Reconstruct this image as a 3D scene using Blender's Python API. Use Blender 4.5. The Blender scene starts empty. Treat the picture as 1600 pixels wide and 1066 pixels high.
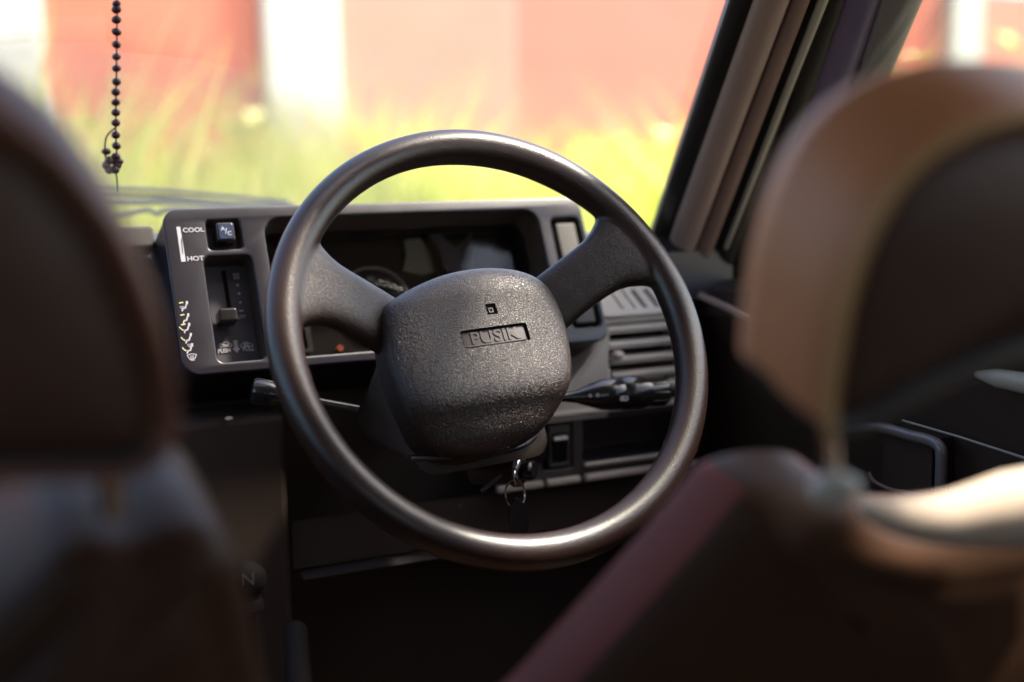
import bpy, bmesh, math, random
import numpy as np
from mathutils import Vector, Matrix
random.seed(7); rng = np.random.default_rng(7)
R = math.radians
scn = bpy.context.scene
COL = scn.collection

# ------------------------------------------------------------------ camera
YAW, PITCH, ROLL, FPX = R(25.753), R(8.083), R(-0.8435), 2000.0
H0 = 1.10                                     # camera height above the ground
cp, sp, cy_, sy_ = math.cos(PITCH), math.sin(PITCH), math.cos(YAW), math.sin(YAW)
FW = Vector((sy_*cp, cy_*cp, -sp)); r0 = Vector((cy_, -sy_, 0)); u0 = r0.cross(FW)
RT = r0*math.cos(ROLL) + u0*math.sin(ROLL); UP = -r0*math.sin(ROLL) + u0*math.cos(ROLL)
CAM = Vector((0, 0, H0))
cd = bpy.data.cameras.new('camera'); cam = bpy.data.objects.new('camera', cd); COL.objects.link(cam)
m = Matrix.Identity(4)
for i in range(3):
    m[i][0] = RT[i]; m[i][1] = UP[i]; m[i][2] = -FW[i]; m[i][3] = CAM[i]
cam.matrix_world = m
cd.sensor_width = 36; cd.lens = 36*FPX/1600; cd.clip_start = 0.02; cd.clip_end = 500
cd.dof.use_dof = True; cd.dof.focus_distance = 1.12; cd.dof.aperture_fstop = 2.0
scn.camera = cam
# ------------------------------------------------------------------ light
SUN = Vector((0.54, -0.16, 0.83)).normalized()
w = bpy.data.worlds.new("World"); scn.world = w; w.use_nodes = True
nt = w.node_tree; bg = nt.nodes['Background']
sky = nt.nodes.new('ShaderNodeTexSky'); sky.sky_type = 'NISHITA'; sky.sun_disc = False
sky.sun_elevation = math.asin(SUN.z); sky.sun_rotation = math.atan2(SUN.x, SUN.y)
sky.dust_density = 3.0
nt.links.new(sky.outputs[0], bg.inputs[0]); bg.inputs[1].default_value = 0.15
ld = bpy.data.lights.new('sun', 'SUN'); ld.energy = 4.5; ld.angle = R(7); ld.color = (1, 0.91, 0.78)
lo = bpy.data.objects.new('sun', ld); COL.objects.link(lo)
lo.rotation_euler = (-SUN).to_track_quat('-Z', 'Y').to_euler()
scn.view_settings.view_transform = 'Standard'; scn.view_settings.look = 'None'
scn.view_settings.exposure = 2.05; scn.view_settings.gamma = 1

# ------------------------------------------------------------------ helpers
def ray(px, py): return FW + RT*((px-800)/FPX) - UP*((py-533)/FPX)
def at_plane(px, py, o, n):
    r = ray(px, py); return CAM + r*(((o-CAM).dot(n))/(r.dot(n)))
def at_y(px, py, y): r = ray(px, py); return CAM + r*(y/r.y)
def at_x(px, py, x): r = ray(px, py); return CAM + r*(x/r.x)
class Frame:
    def __init__(s, o, tilt=0.0, roll=0.0, X=None, Y=None):
        s.o = Vector(o)
        if X is not None:
            s.X = Vector(X).normalized(); Y = Vector(Y); s.Y = (Y - s.X*Y.dot(s.X)).normalized()
        else:
            t = R(tilt); s.X = Vector((1, 0, 0)); s.Y = Vector((0, math.sin(t), math.cos(t)))
        s.Z = s.X.cross(s.Y)
        if roll:
            a = R(roll); X0, Y0 = s.X.copy(), s.Y.copy()
            s.X = X0*math.cos(a) + Y0*math.sin(a); s.Y = Y0*math.cos(a) - X0*math.sin(a)
    def __call__(s, x, y, z=0): return s.o + s.X*x + s.Y*y + s.Z*z
    def mat(s, z=0):
        m = Matrix.Identity(4); o = s.o + s.Z*z
        for i in range(3): m[i][0] = s.X[i]; m[i][1] = s.Y[i]; m[i][2] = s.Z[i]; m[i][3] = o[i]
        return m
    def sub(s, x, y, z=0, roll=0):
        f = Frame(s(x, y, z), X=s.X, Y=s.Y)
        if roll:
            a = R(roll); f.X, f.Y = f.X*math.cos(a)+f.Y*math.sin(a), f.Y*math.cos(a)-f.X*math.sin(a)
        return f
    def px(s, x, y, z=0):                      # pixel -> local coordinates on this frame's plane
        o = s.o + s.Z*z; p = at_plane(x, y, o, s.Z) - o
        return (p.dot(s.X), p.dot(s.Y))
def thing(name, label, cat, loc, group=None):
    o = bpy.data.objects.new(name, None); COL.objects.link(o); o.location = loc
    o.empty_display_size = 0.05
    o['label'] = label; o['category'] = cat
    if group: o['group'] = group
    return o
def wloc(o):
    v = Vector((0, 0, 0))
    while o is not None:
        if o.type == 'EMPTY': v += o.location
        o = o.parent
    return v
def link(o, parent=None, label=None, kind=None):
    COL.objects.link(o)
    if parent is not None:
        o.parent = parent; o.matrix_parent_inverse = Matrix.Translation(-parent.location) if parent.type == 'EMPTY' else Matrix.Identity(4)
    if label: o['label'] = label
    if kind: o['kind'] = kind
    return o
def mesh(name, V, F, mt, parent=None, smooth=True, label=None, kind=None, angle=40):
    me = bpy.data.meshes.new(name); me.from_pydata([tuple(v) for v in V], [], F); me.update()
    bm = bmesh.new(); bm.from_mesh(me); bmesh.ops.remove_doubles(bm, verts=bm.verts, dist=1e-6)
    bmesh.ops.recalc_face_normals(bm, faces=bm.faces)
    if smooth:
        for f in bm.faces: f.smooth = True
        for e in bm.edges:
            if len(e.link_faces) == 2 and e.calc_face_angle(0) > R(angle): e.smooth = False
    bm.to_mesh(me); bm.free(); me.materials.append(mt)
    return link(bpy.data.objects.new(name, me), parent, label, kind)
def rrect(x0, y0, x1, y1, r=0.004, n=6):
    P = []; r = min(r, abs(x1-x0)/2-1e-5, abs(y1-y0)/2-1e-5)
    for cx, cy, a in ((x1-r, y0+r, -90), (x1-r, y1-r, 0), (x0+r, y1-r, 90), (x0+r, y0+r, 180)):
        for k in range(n+1):
            t = R(a + 90*k/n); P.append((cx+r*math.cos(t), cy+r*math.sin(t)))
    return P
def circ(cx, cy, r, n=28): return [(cx+r*math.cos(2*math.pi*k/n), cy+r*math.sin(2*math.pi*k/n)) for k in range(n)]
def curve_mesh(cu):
    o = bpy.data.objects.new('tmp', cu); COL.objects.link(o)
    dg = bpy.context.evaluated_depsgraph_get(); dg.update()
    me = bpy.data.meshes.new_from_object(o.evaluated_get(dg)); bpy.data.objects.remove(o); return me
def flat_mesh(name, me, fr, z, mt, parent, label, kind, smooth=True):
    me.transform(fr.mat(z)); me.materials.clear(); me.materials.append(mt); me.name = name
    bm = bmesh.new(); bm.from_mesh(me); bmesh.ops.remove_doubles(bm, verts=bm.verts, dist=1e-6)
    for f in bm.faces: f.smooth = smooth
    for e in bm.edges:
        if len(e.link_faces) == 2 and e.calc_face_angle(0) > R(38): e.smooth = False
    bm.to_mesh(me); bm.free()
    return link(bpy.data.objects.new(name, me), parent, label, kind)
def plate(name, outlines, fr, z, th, mt, parent=None, bev=0.0, label=None, kind=None, res=3):
    """flat plate with holes; front face at local z, thickness th behind it"""
    cu = bpy.data.curves.new(name, 'CURVE'); cu.dimensions = '2D'; cu.fill_mode = 'BOTH'
    for P in outlines:
        s = cu.splines.new('POLY'); s.points.add(len(P)-1)
        for i, p in enumerate(P): s.points[i].co = (p[0], p[1], 0, 1)
        s.use_cyclic_u = True
    cu.extrude = max(th/2-bev, 1e-5)
    if bev: cu.bevel_depth = bev; cu.bevel_resolution = res; cu.offset = -bev
    return flat_mesh(name, curve_mesh(cu), fr, z-th/2, mt, parent, label, kind)
def text(name, s, fr, x, y, size, z, mt, parent, sx=1.0, depth=0.0003, align='CENTER', bold=0.0, label=None, shear=0):
    cu = bpy.data.curves.new(name, 'FONT'); cu.body = s; cu.size = size; cu.extrude = depth; cu.offset = bold
    cu.align_x = align; cu.align_y = 'CENTER'; cu.shear = shear; cu.resolution_u = 3
    me = curve_mesh(cu); me.transform(Matrix.Diagonal((sx, 1, 1, 1)))
    return flat_mesh(name, me, fr.sub(x, y), z, mt, parent, label, None, False)
def loft(rings, closed=True, caps=True):
    V = []; F = []; n = len(rings[0])
    for r_ in rings: V += list(r_)
    for i in range(len(rings)-1):
        for j in range(n if closed else n-1):
            a, b = i*n+j, i*n+(j+1) % n; F.append((a, b, b+n, a+n))
    if caps: F.append(tuple(range(n))[::-1]); F.append(tuple((len(rings)-1)*n+k for k in range(n)))
    return V, F
def tube(pts, r, n=10, closed=False):
    pts = [Vector(p) for p in pts]; N = len(pts); rs = r if isinstance(r, (list, tuple)) else [r]*N
    rings = []; up = None
    for i, p in enumerate(pts):
        a = pts[(i-1) % N] if (closed or i > 0) else p; b = pts[(i+1) % N] if (closed or i < N-1) else p
        t = (b-a).normalized()
        if up is None: up = t.orthogonal().normalized()
        up = (up - t*up.dot(t)).normalized(); s = t.cross(up)
        rings.append([p + (up*math.cos(2*math.pi*k/n) + s*math.sin(2*math.pi*k/n))*rs[i] for k in range(n)])
    if closed: rings.append(rings[0])
    return loft(rings, True, not closed)
def lathe(p0, p1, prof, n=28):
    """prof: (t along p0->p1 in metres, radius)"""
    p0, p1 = Vector(p0), Vector(p1); d = (p1-p0).normalized(); u = d.orthogonal().normalized(); v = d.cross(u)
    return loft([[p0 + d*t + (u*math.cos(2*math.pi*k/n)+v*math.sin(2*math.pi*k/n))*max(r_, 1e-5) for k in range(n)] for t, r_ in prof])
def box(lo_, hi, fr=None):
    P = [(x, y, z) for z in (lo_[2], hi[2]) for y in (lo_[1], hi[1]) for x in (lo_[0], hi[0])]
    V = [fr(*p) if fr else Vector(p) for p in P]
    return V, [(0, 2, 3, 1), (4, 5, 7, 6), (0, 1, 5, 4), (2, 6, 7, 3), (0, 4, 6, 2), (1, 3, 7, 5)]
def cat_mesh(parts):
    V, F = [], []
    for v, f in parts:
        k = len(V); V += list(v); F += [tuple(i+k for i in q) for q in f]
    return V, F
def bevel(o, wd=0.002, seg=3):
    b = o.modifiers.new('bevel', 'BEVEL'); b.width = wd; b.segments = seg; b.limit_method = 'ANGLE'; b.angle_limit = R(35); return o
def subsurf(o, n=2):
    s = o.modifiers.new('subsurf', 'SUBSURF'); s.levels = n; s.render_levels = n; return o
def spline(P, n, closed=False):
    P = [Vector(p) for p in P]; N = len(P); out = []
    segs = N if closed else N-1
    for i in range(segs):
        g = lambda k: P[k % N] if closed else P[max(0, min(N-1, k))]
        a, b, c, d = g(i-1), g(i), g(i+1), g(i+2)
        for k in range(n):
            t = k/n
            out.append(0.5*((2*b)+(c-a)*t+(2*a-5*b+4*c-d)*t*t+(3*b-a-3*c+d)*t**3))
    if not closed: out.append(P[-1])
    return out

# ------------------------------------------------------------------ materials
def M(name, col, rough=0.5, metal=0.0, spec=0.5, bump=None, var=0.0, vscale=30, rvar=0.0, coat=0, sheen=0):
    m = bpy.data.materials.new(name); m.use_nodes = True; t = m.node_tree; b = t.nodes['Principled BSDF']
    b.inputs['Base Color'].default_value = (*col, 1); b.inputs['Roughness'].default_value = rough
    b.inputs['Metallic'].default_value = metal; b.inputs['Specular IOR Level'].default_value = spec
    if coat: b.inputs['Coat Weight'].default_value = coat; b.inputs['Coat Roughness'].default_value = 0.15
    tc = t.nodes.new('ShaderNodeTexCoord')
    if var or rvar:
        no = t.nodes.new('ShaderNodeTexNoise'); no.inputs['Scale'].default_value = vscale; no.inputs['Detail'].default_value = 6
        t.links.new(tc.outputs['Object'], no.inputs['Vector'])
        if var:
            mx = t.nodes.new('ShaderNodeMix'); mx.data_type = 'RGBA'
            mx.inputs[6].default_value = (*[c*(1-var) for c in col], 1); mx.inputs[7].default_value = (*[min(1, c*(1+var)) for c in col], 1)
            t.links.new(no.outputs[0], mx.inputs[0]); t.links.new(mx.outputs[2], b.inputs['Base Color'])
        if rvar:
            mr = t.nodes.new('ShaderNodeMapRange'); mr.inputs[3].default_value = rough-rvar; mr.inputs[4].default_value = rough+rvar
            t.links.new(no.outputs[0], mr.inputs[0]); t.links.new(mr.outputs[0], b.inputs['Roughness'])
    if bump:
        kind, scale, strength, dist = bump
        bp = t.nodes.new('ShaderNodeBump'); bp.inputs['Strength'].default_value = strength; bp.inputs['Distance'].default_value = dist
        if kind == 'leather':
            n1 = t.nodes.new('ShaderNodeTexNoise'); n1.inputs['Scale'].default_value = scale*0.7; n1.inputs['Detail'].default_value = 3
            t.links.new(tc.outputs['Object'], n1.inputs['Vector'])
            ad = t.nodes.new('ShaderNodeMix'); ad.data_type = 'RGBA'; ad.blend_type = 'LINEAR_LIGHT'; ad.inputs[0].default_value = 1.6/scale
            t.links.new(tc.outputs['Object'], ad.inputs[6]); t.links.new(n1.outputs[1], ad.inputs[7])
            hs = []
            for s_, wgt in ((scale, 1.0), (scale*1.7, 0.15)):
                v = t.nodes.new('ShaderNodeTexVoronoi'); v.feature = 'DISTANCE_TO_EDGE'; v.inputs['Scale'].default_value = s_
                t.links.new(ad.outputs[2], v.inputs['Vector'])
                mr = t.nodes.new('ShaderNodeMapRange'); mr.inputs[2].default_value = 0.22; mr.inputs[4].default_value = wgt
                mr.interpolation_type = 'SMOOTHSTEP'
                t.links.new(v.outputs['Distance'], mr.inputs[0]); hs.append(mr.outputs[0])
            sm = t.nodes.new('ShaderNodeMath'); t.links.new(hs[0], sm.inputs[0]); t.links.new(hs[1], sm.inputs[1])
            t.links.new(sm.outputs[0], bp.inputs['Height'])
        else:
            n1 = t.nodes.new('ShaderNodeTexNoise'); n1.inputs['Scale'].default_value = scale; n1.inputs['Detail'].default_value = 5
            t.links.new(tc.outputs['Object'], n1.inputs['Vector']); t.links.new(n1.outputs[0], bp.inputs['Height'])
        t.links.new(bp.outputs[0], b.inputs['Normal'])
    return m
MT = dict(
    pad=M('grained_pad', (0.019, 0.0092, 0.0066), 0.34, spec=0.7, bump=('leather', 440, 0.9, 0.00026), var=0.15, vscale=60),
    rim=M('rim_vinyl', (0.019, 0.0088, 0.0070), 0.34, spec=0.6, bump=('noise', 600, 0.8, 0.00030)),
    spoke=M('spoke_vinyl', (0.019, 0.0090, 0.0066), 0.34, spec=0.6, bump=('leather', 520, 0.8, 0.00016)),
    badge=M('badge', (0.040, 0.030, 0.031), 0.5, bump=('noise', 400, 0.25, 0.0003)),
    dark=M('black_plastic', (0.048, 0.033, 0.025), 0.5, spec=0.3, bump=('noise', 900, 0.25, 0.0003), rvar=0.1),
    panel=M('switch_panel_plastic', (0.065, 0.052, 0.050), 0.42, spec=0.5, var=0.12),
    gap=M('gap_black', (0.010, 0.007, 0.006), 0.8, spec=0.1),
    dash=M('dash_plastic', (0.013, 0.0105, 0.016), 0.34, spec=0.5, bump=('noise', 1200, 0.25, 0.0002), var=0.12, vscale=25, rvar=0.06),
    switch=M('switch_grey', (0.07, 0.065, 0.058), 0.5, spec=0.3),
    dash_l=M('dash_grey', (0.60, 0.53, 0.46), 0.5, spec=0.5, bump=('noise', 1200, 0.25, 0.0002), var=0.12, vscale=25, rvar=0.06),
    recess=M('recess_plastic', (0.055, 0.048, 0.058), 0.4, rvar=0.05),
    gloss=M('gloss_black', (0.015, 0.014, 0.014), 0.17, spec=0.6, rvar=0.04),
    ink=M('white_print', (0.45, 0.43, 0.47), 0.6),
    ink_y=M('yellow_print', (0.55, 0.55, 0.25), 0.6),
    ink_d=M('dim_print', (0.20, 0.17, 0.15), 0.6),
    blue=M('blue_button_face', (0.02, 0.035, 0.08), 0.3),
    chrome=M('chrome', (0.75, 0.70, 0.66), 0.18, metal=1),
    ivory=M('ivory_light_patch', (0.16, 0.14, 0.10), 0.7, spec=0.2),  # tone of the light patch painted inside the cluster
    dial=M('dial_face', (0.018, 0.015, 0.013), 0.8, spec=0.15),
    greyd=M('grey_lit_dial', (0.055, 0.05, 0.055), 0.7, spec=0.2),
    lamp=M('orange_lens', (0.35, 0.05, 0.015), 0.5),
    trim=M('pillar_trim', (0.27, 0.19, 0.165), 0.5, bump=('noise', 700, 0.3, 0.0004), var=0.12, vscale=15),
    trim2=M('pillar_cloth', (0.19, 0.12, 0.10), 0.75, bump=('noise', 500, 0.4, 0.0006), var=0.15, vscale=25),
    seal=M('weather_seal', (0.34, 0.31, 0.25), 0.5),
    rubber_and_shade=M('rubber_and_shade', (0.012, 0.011, 0.010), 0.6),
    paint=M('violet_grey_paint', (0.12, 0.095, 0.17), 0.28, coat=0.5, var=0.1),
    paint2=M('grey_paint', (0.16, 0.15, 0.145), 0.3, coat=0.4, var=0.1),
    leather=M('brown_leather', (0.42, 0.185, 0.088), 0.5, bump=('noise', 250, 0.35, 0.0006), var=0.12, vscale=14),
    maroon=M('maroon_streak', (0.14, 0.022, 0.010), 0.55, spec=0.2),
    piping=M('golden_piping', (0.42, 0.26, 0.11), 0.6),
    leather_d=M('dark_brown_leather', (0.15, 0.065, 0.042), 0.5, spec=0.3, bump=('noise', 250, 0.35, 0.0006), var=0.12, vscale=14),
    fabric=M('dark_brown_vinyl', (0.060, 0.030, 0.020), 0.55, bump=('noise', 300, 0.4, 0.0008), var=0.12, vscale=14),
    seat=M('black_vinyl_seat', (0.044, 0.022, 0.013), 0.42, spec=0.06, bump=('noise', 260, 0.2, 0.0002), var=0.15, vscale=12),
    seat_sunlit=M('seat_sunlight_cream', (0.50, 0.40, 0.31), 0.75, spec=0.2, var=0.1),  # cream stands in for sunlight on the driver seat shoulder
    liner=M('headliner', (0.50, 0.36, 0.27), 0.9),
    carpet=M('carpet', (0.05, 0.032, 0.024), 0.95, bump=('noise', 400, 0.6, 0.002)),
    body=M('bonnet_paint', (0.25, 0.24, 0.2), 0.3, coat=0.6),
    wiper=M('wiper_black', (0.05, 0.065, 0.05), 0.35, var=0.2),
    bead=M('maroon_bead', (0.055, 0.018, 0.022), 0.3, var=0.2, vscale=200),
    post=M('offwhite_concrete', (0.55, 0.54, 0.51), 0.8, bump=('noise', 20, 0.3, 0.01), var=0.1, vscale=4),
    wall_a=M('red_sheet', (0.62, 0.145, 0.075), 0.6, var=0.2, vscale=1.6),
    wall_b=M('pink_sheet', (0.58, 0.22, 0.16), 0.6, var=0.14, vscale=1.6),
    wall_c=M('salmon_sheet', (0.58, 0.155, 0.105), 0.6, var=0.18, vscale=1.6),
    earth=M('earth', (0.12, 0.10, 0.05), 0.95, bump=('noise', 8, 0.8, 0.05), var=0.3, vscale=3),
)
# glass: mostly clear, a little mirror-like, lets the sun through
def glass_mat(name, tint, refl):
    g = bpy.data.materials.new(name); g.use_nodes = True; t = g.node_tree; t.nodes.clear()
    o = t.nodes.new('ShaderNodeOutputMaterial'); mx = t.nodes.new('ShaderNodeMixShader')
    a = t.nodes.new('ShaderNodeBsdfTransparent'); a.inputs[0].default_value = (*tint, 1)
    b = t.nodes.new('ShaderNodeBsdfGlossy'); b.inputs['Roughness'].default_value = 0.02
    f = t.nodes.new('ShaderNodeFresnel'); f.inputs[0].default_value = 1.35
    mu = t.nodes.new('ShaderNodeMath'); mu.operation = 'MULTIPLY'; mu.inputs[1].default_value = refl
    t.links.new(f.outputs[0], mu.inputs[0]); t.links.new(mu.outputs[0], mx.inputs[0])
    t.links.new(a.outputs[0], mx.inputs[1]); t.links.new(b.outputs[0], mx.inputs[2]); t.links.new(mx.outputs[0], o.inputs[0])
    return g
GLASS = glass_mat('clear_glass', (0.95, 0.97, 0.95), 0.5)
SCREEN = glass_mat('dusty_windscreen', (0.97, 0.97, 0.96), 0.5); t = SCREEN.node_tree
mo = t.nodes['Material Output']; prev = mo.inputs[0].links[0].from_socket
tl = t.nodes.new('ShaderNodeBsdfTranslucent'); tl.inputs[0].default_value = (.9, .88, .84, 1)
nz = t.nodes.new('ShaderNodeTexNoise'); nz.inputs['Scale'].default_value = 3; nz.inputs['Detail'].default_value = 8
mr = t.nodes.new('ShaderNodeMapRange'); mr.inputs[3].default_value = 0.005; mr.inputs[4].default_value = 0.035
t.links.new(nz.outputs[0], mr.inputs[0]); m2 = t.nodes.new('ShaderNodeMixShader'); t.links.new(mr.outputs[0], m2.inputs[0])
t.links.new(prev, m2.inputs[1]); t.links.new(tl.outputs[0], m2.inputs[2]); t.links.new(m2.outputs[0], mo.inputs[0])
LENS = glass_mat('instrument_lens', (0.9, 0.9, 0.9), 0.6)
# grass: colour belongs to each blade
ga = bpy.data.materials.new('grass_blades'); ga.use_nodes = True; t = ga.node_tree; b = t.nodes['Principled BSDF']
at = t.nodes.new('ShaderNodeAttribute'); at.attribute_name = 'tone'
cr = t.nodes.new('ShaderNodeValToRGB')
E_ = cr.color_ramp.elements; E_[0].color = (0.30, 0.38, 0.05, 1); E_[1].color = (0.62, 0.50, 0.22, 1)
for p_, c_ in ((0.3, (0.44, 0.52, 0.07, 1)), (0.6, (0.56, 0.60, 0.12, 1)), (0.85, (0.68, 0.64, 0.26, 1))):
    e = E_.new(p_); e.color = c_
t.links.new(at.outputs['Fac'], cr.inputs[0]); t.links.new(cr.outputs[0], b.inputs['Base Color']); b.inputs['Roughness'].default_value = 0.6
tr = t.nodes.new('ShaderNodeBsdfTranslucent'); t.links.new(cr.outputs[0], tr.inputs[0])
mx = t.nodes.new('ShaderNodeMixShader'); mx.inputs[0].default_value = 0.4
t.links.new(b.outputs[0], mx.inputs[1]); t.links.new(tr.outputs[0], mx.inputs[2])
t.links.new(mx.outputs[0], t.nodes['Material Output'].inputs[0])

# ================================================================== THE PLACE OUTSIDE
V, F = [], []
n = 40
for j in range(n+1):
    for i in range(n+1):
        x = -60+120*i/n + 0; y = -60+120*j/n; V.append((x, y, -0.001))
for j in range(n):
    for i in range(n): a = j*(n+1)+i; F.append((a, a+1, a+n+2, a+n+1))
g_ = mesh('ground', V, F, MT['earth'], kind='structure')
FY = 5.5
fence = thing('sheet_fence', 'long fence of faded red corrugated sheets between off-white posts, behind tall grass', 'fence', (2, FY, 0))
def sheet(x0, x1, mt, lab):
    V, F = [], []; n = int((x1-x0)/0.0112)
    for i in range(n+1):
        x = x0+(x1-x0)*i/n; d = 0.012*math.sin(x/0.045*2*math.pi)*0.08
        for z in (0.05, 2.0): V.append((x, FY+0.06+d, z))
        for z in (2.0, 0.05): V.append((x, FY+0.062+d, z))
    for i in range(n):
        a = i*4
        for k in range(4): F.append((a+k, a+(k+1) % 4, a+4+(k+1) % 4, a+4+k))
    mesh('sheet', V, F, mt, fence, label=lab)
def xpix(px): r = ray(px, 100); return r.x/r.y*FY
posts = [(-4.9, -4.6), (-2.2, -1.9), (xpix(-60), xpix(70)), (xpix(415), xpix(532)), (xpix(1488), xpix(1535)), (8.4, 8.7), (11.5, 11.8)]
for a, b_ in posts:
    o = mesh('post', *box((a, FY-0.0, 0), (b_, FY+0.08, 2.1)), MT['post'], fence, smooth=False); bevel(o, 0.02)
sheet(-4.8, 0.3, MT['wall_a'], None); sheet(0.301, 1.6, MT['wall_a'], 'orange red corrugated sheet between two white posts')
sheet(1.601, xpix(812), MT['wall_b'], 'pale pink faded sheet right of the white post'); sheet(xpix(813), 3.6, MT['wall_c'], 'salmon red sheet')
sheet(3.601, 5.3, MT['wall_c'], None); sheet(5.301, 11.6, MT['wall_b'], None)
for z in (0.5, 1.85):
    mesh('rail', *box((-4.8, FY+0.085, z), (11.7, FY+0.125, z+0.06)), MT['post'], fence, smooth=False)

def blades(N, xr, yr, hr, wd, seed):
    g = np.random.default_rng(seed)
    x = g.uniform(*xr, N); y = g.uniform(*yr, N)
    clump = 0.5+0.5*np.sin(x*2.1+1.3)*np.cos(y*1.7+x*0.6)
    h = g.uniform(*hr, N)*(0.8+0.25*clump)*(0.94+0.06*np.sin(x*5.3))
    az = g.uniform(0, 2*np.pi, N); ln = g.uniform(0.1, 0.55, N)*h; wv = g.uniform(0.5, 1.4, N)*wd
    tone = np.clip(0.25+0.45*clump+g.normal(0, 0.22, N), 0, 1)
    fa = g.uniform(0, 2*np.pi, N)
    V = np.zeros((N, 7, 3)); k = 0
    for s_, (tt, ws) in enumerate(((0, 1), (0.4, 0.9), (0.75, 0.6))):
        bx = x+np.cos(az)*ln*tt**2; by = y+np.sin(az)*ln*tt**2; bz = h*(tt-0.15*tt**2)
        for sg in (-1, 1):
            V[:, k, 0] = bx+sg*np.cos(fa)*wv*ws/2; V[:, k, 1] = by+sg*np.sin(fa)*wv*ws/2; V[:, k, 2] = bz; k += 1
    V[:, 6, 0] = x+np.cos(az)*ln; V[:, 6, 1] = y+np.sin(az)*ln; V[:, 6, 2] = h*0.85
    base = (np.arange(N)*7)[:, None]
    q = np.concatenate([base+np.array([[0, 1, 3, 2]]), base+np.array([[2, 3, 5, 4]])]); tri = base+np.array([[4, 5, 6]])
    me = bpy.data.meshes.new('tall_grass'); me.from_pydata(V.reshape(-1, 3).tolist(), [], q.tolist()+tri.tolist())
    a_ = me.attributes.new('tone', 'FLOAT', 'POINT'); a_.data.foreach_set('value', np.repeat(tone, 7).astype(np.float32))
    me.materials.append(ga); return me
o = link(bpy.data.objects.new('tall_grass', blades(34000, (-4, 11), (3.0, 5.4), (1.02, 1.74), 0.017, 3)), kind='stuff')
o['label'] = 'tall sunlit yellow green grass in front of the red fence'; o['category'] = 'grass'
o = link(bpy.data.objects.new('rough_turf', blades(30000, (-8, 14), (-4, 3.2), (0.04, 0.14), 0.012, 5)), kind='stuff'); o.data.materials.clear(); o.data.materials.append(M('turf_green', (0.10, 0.12, 0.035), 0.8, var=0.3, vscale=5))
o['label'] = 'short rough grass around the car'; o['category'] = 'grass'
def weed(px, y, top, label, seed, lean):
    r_ = ray(px, 200); x = r_.x/r_.y*y; g = random.Random(seed)
    t_ = thing('tall_weed', label, 'weed', (x, y, 0), 'tall weeds in front of the fence')
    stem = [Vector((x+lean*s_*s_, y, top*s_)) for s_ in (0, .3, .6, .85, 1)]
    mesh('stem', *tube(stem, [.008, .007, .006, .004, .002], 6), LEAF, t_)
    V, F = [], []
    for k in range(22):
        s_ = g.uniform(.35, 1); p = Vector((x+lean*s_*s_, y, top*s_)); a = g.uniform(0, 6.28); L = g.uniform(.14, .26); wd = L*.2
        d = Vector((math.cos(a), math.sin(a), g.uniform(.1, .9))).normalized(); sd = d.cross(Vector((0, 0, 1))).normalized()
        q = len(V); V += [p, p+d*L*.4+sd*wd, p+d*L*.4-sd*wd, p+d*L-Vector((0, 0, L*.3))]; F += [(q, q+1, q+3), (q, q+3, q+2)]
    mesh('leaf_cluster', V, F, LEAF, t_, smooth=False, kind='stuff')
LEAF = M('weed_leaf', (0.50, 0.52, 0.20), 0.6, var=0.25, vscale=9)
weed(120, 4.7, 1.38, 'leafy weed near the left white post, beside the hanging beads', 1, .1)
weed(215, 4.4, 1.22, 'bushy weed just right of the hanging beads', 8, -.1)
weed(345, 4.9, 1.28, 'leafy weed left of the middle white post', 2, .12)
weed(640, 4.8, 1.22, 'leafy weed directly above the steering wheel rim', 3, -.1)
weed(900, 4.6, 1.20, 'leafy weed left of the pale tall weed by the windscreen corner', 4, .1)
weed(1015, 4.2, 1.24, 'pale tall weed nearest the right windscreen pillar', 5, .1)
weed(1560, 4.6, 1.62, 'bushy weed seen through the driver side window', 6, .1)
weed(1440, 4.6, 1.55, 'tall weed at the front edge of the driver side window', 7, -.1)

# ================================================================== CAR BODY
DP = 0.86                                       # inner face of the right door (x)
LX = -0.40                                      # inner face of the left door
body = thing('car_body', 'small car cabin shell with windscreen, pillars, roof and pale bonnet', 'car', (0.2, 0.4, 0))
Pb = at_y(1050, 372, 1.20); Pt = at_y(1182, 0, 1.00)
pd = (Pt-Pb).normalized()
PN = pd.cross(Vector((0.78, -0.62, 0))).normalized()
if PN.dot(Pb-CAM) > 0: PN = -PN
def strip(name, L0, L1, R0, R1, off, th, mt, parent, label=None, round_=0.3, t0=-0.3):
    """moulding along the pillar: left edge line L0->L1, right edge line R0->R1, proud by off, th thick, rounded front"""
    o_ = Pb + PN*off; ext = lambda a, b, t: (a[0]+(b[0]-a[0])*t, a[1]+(b[1]-a[1])*t)
    rings = []
    for t_ in (t0, 0.33, 0.66, 1.0, 1.5):
        l = at_plane(*ext(L0, L1, t_), o_, PN); r_ = at_plane(*ext(R0, R1, t_), o_, PN); w_ = (r_-l).length
        ring = [l-PN*th, l-PN*w_*round_]
        for k in range(1, 8):
            a = math.pi*k/8; ring.append(l.lerp(r_, 0.5-0.5*math.cos(a)) - PN*w_*round_*(1-math.sin(a)))
        ring += [r_-PN*w_*round_, r_-PN*th]; rings.append(ring)
    return mesh(name, *loft(rings), mt, parent, label=label)
strip('windscreen_seal', (1012, 385), (1140, 0), (1052, 385), (1184, 0), -0.012, 0.03, MT['rubber_and_shade'], body, round_=.1)
strip('pillar_trim', (1044, 385), (1180, 0), (1090, 385), (1238, 0), 0.0, 0.035, MT['trim'], body, 'smooth taupe trim of the windscreen pillar')
strip('pillar_trim', (1090, 385), (1238, 0), (1118, 385), (1268, 0), -0.006, 0.03, MT['trim2'], body, 'reddish brown cloth covered trim of the windscreen pillar')
strip('door_seal', (1118, 385), (1266, 0), (1160, 385), (1284, 0), -0.016, 0.03, MT['rubber_and_shade'], body)
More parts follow.
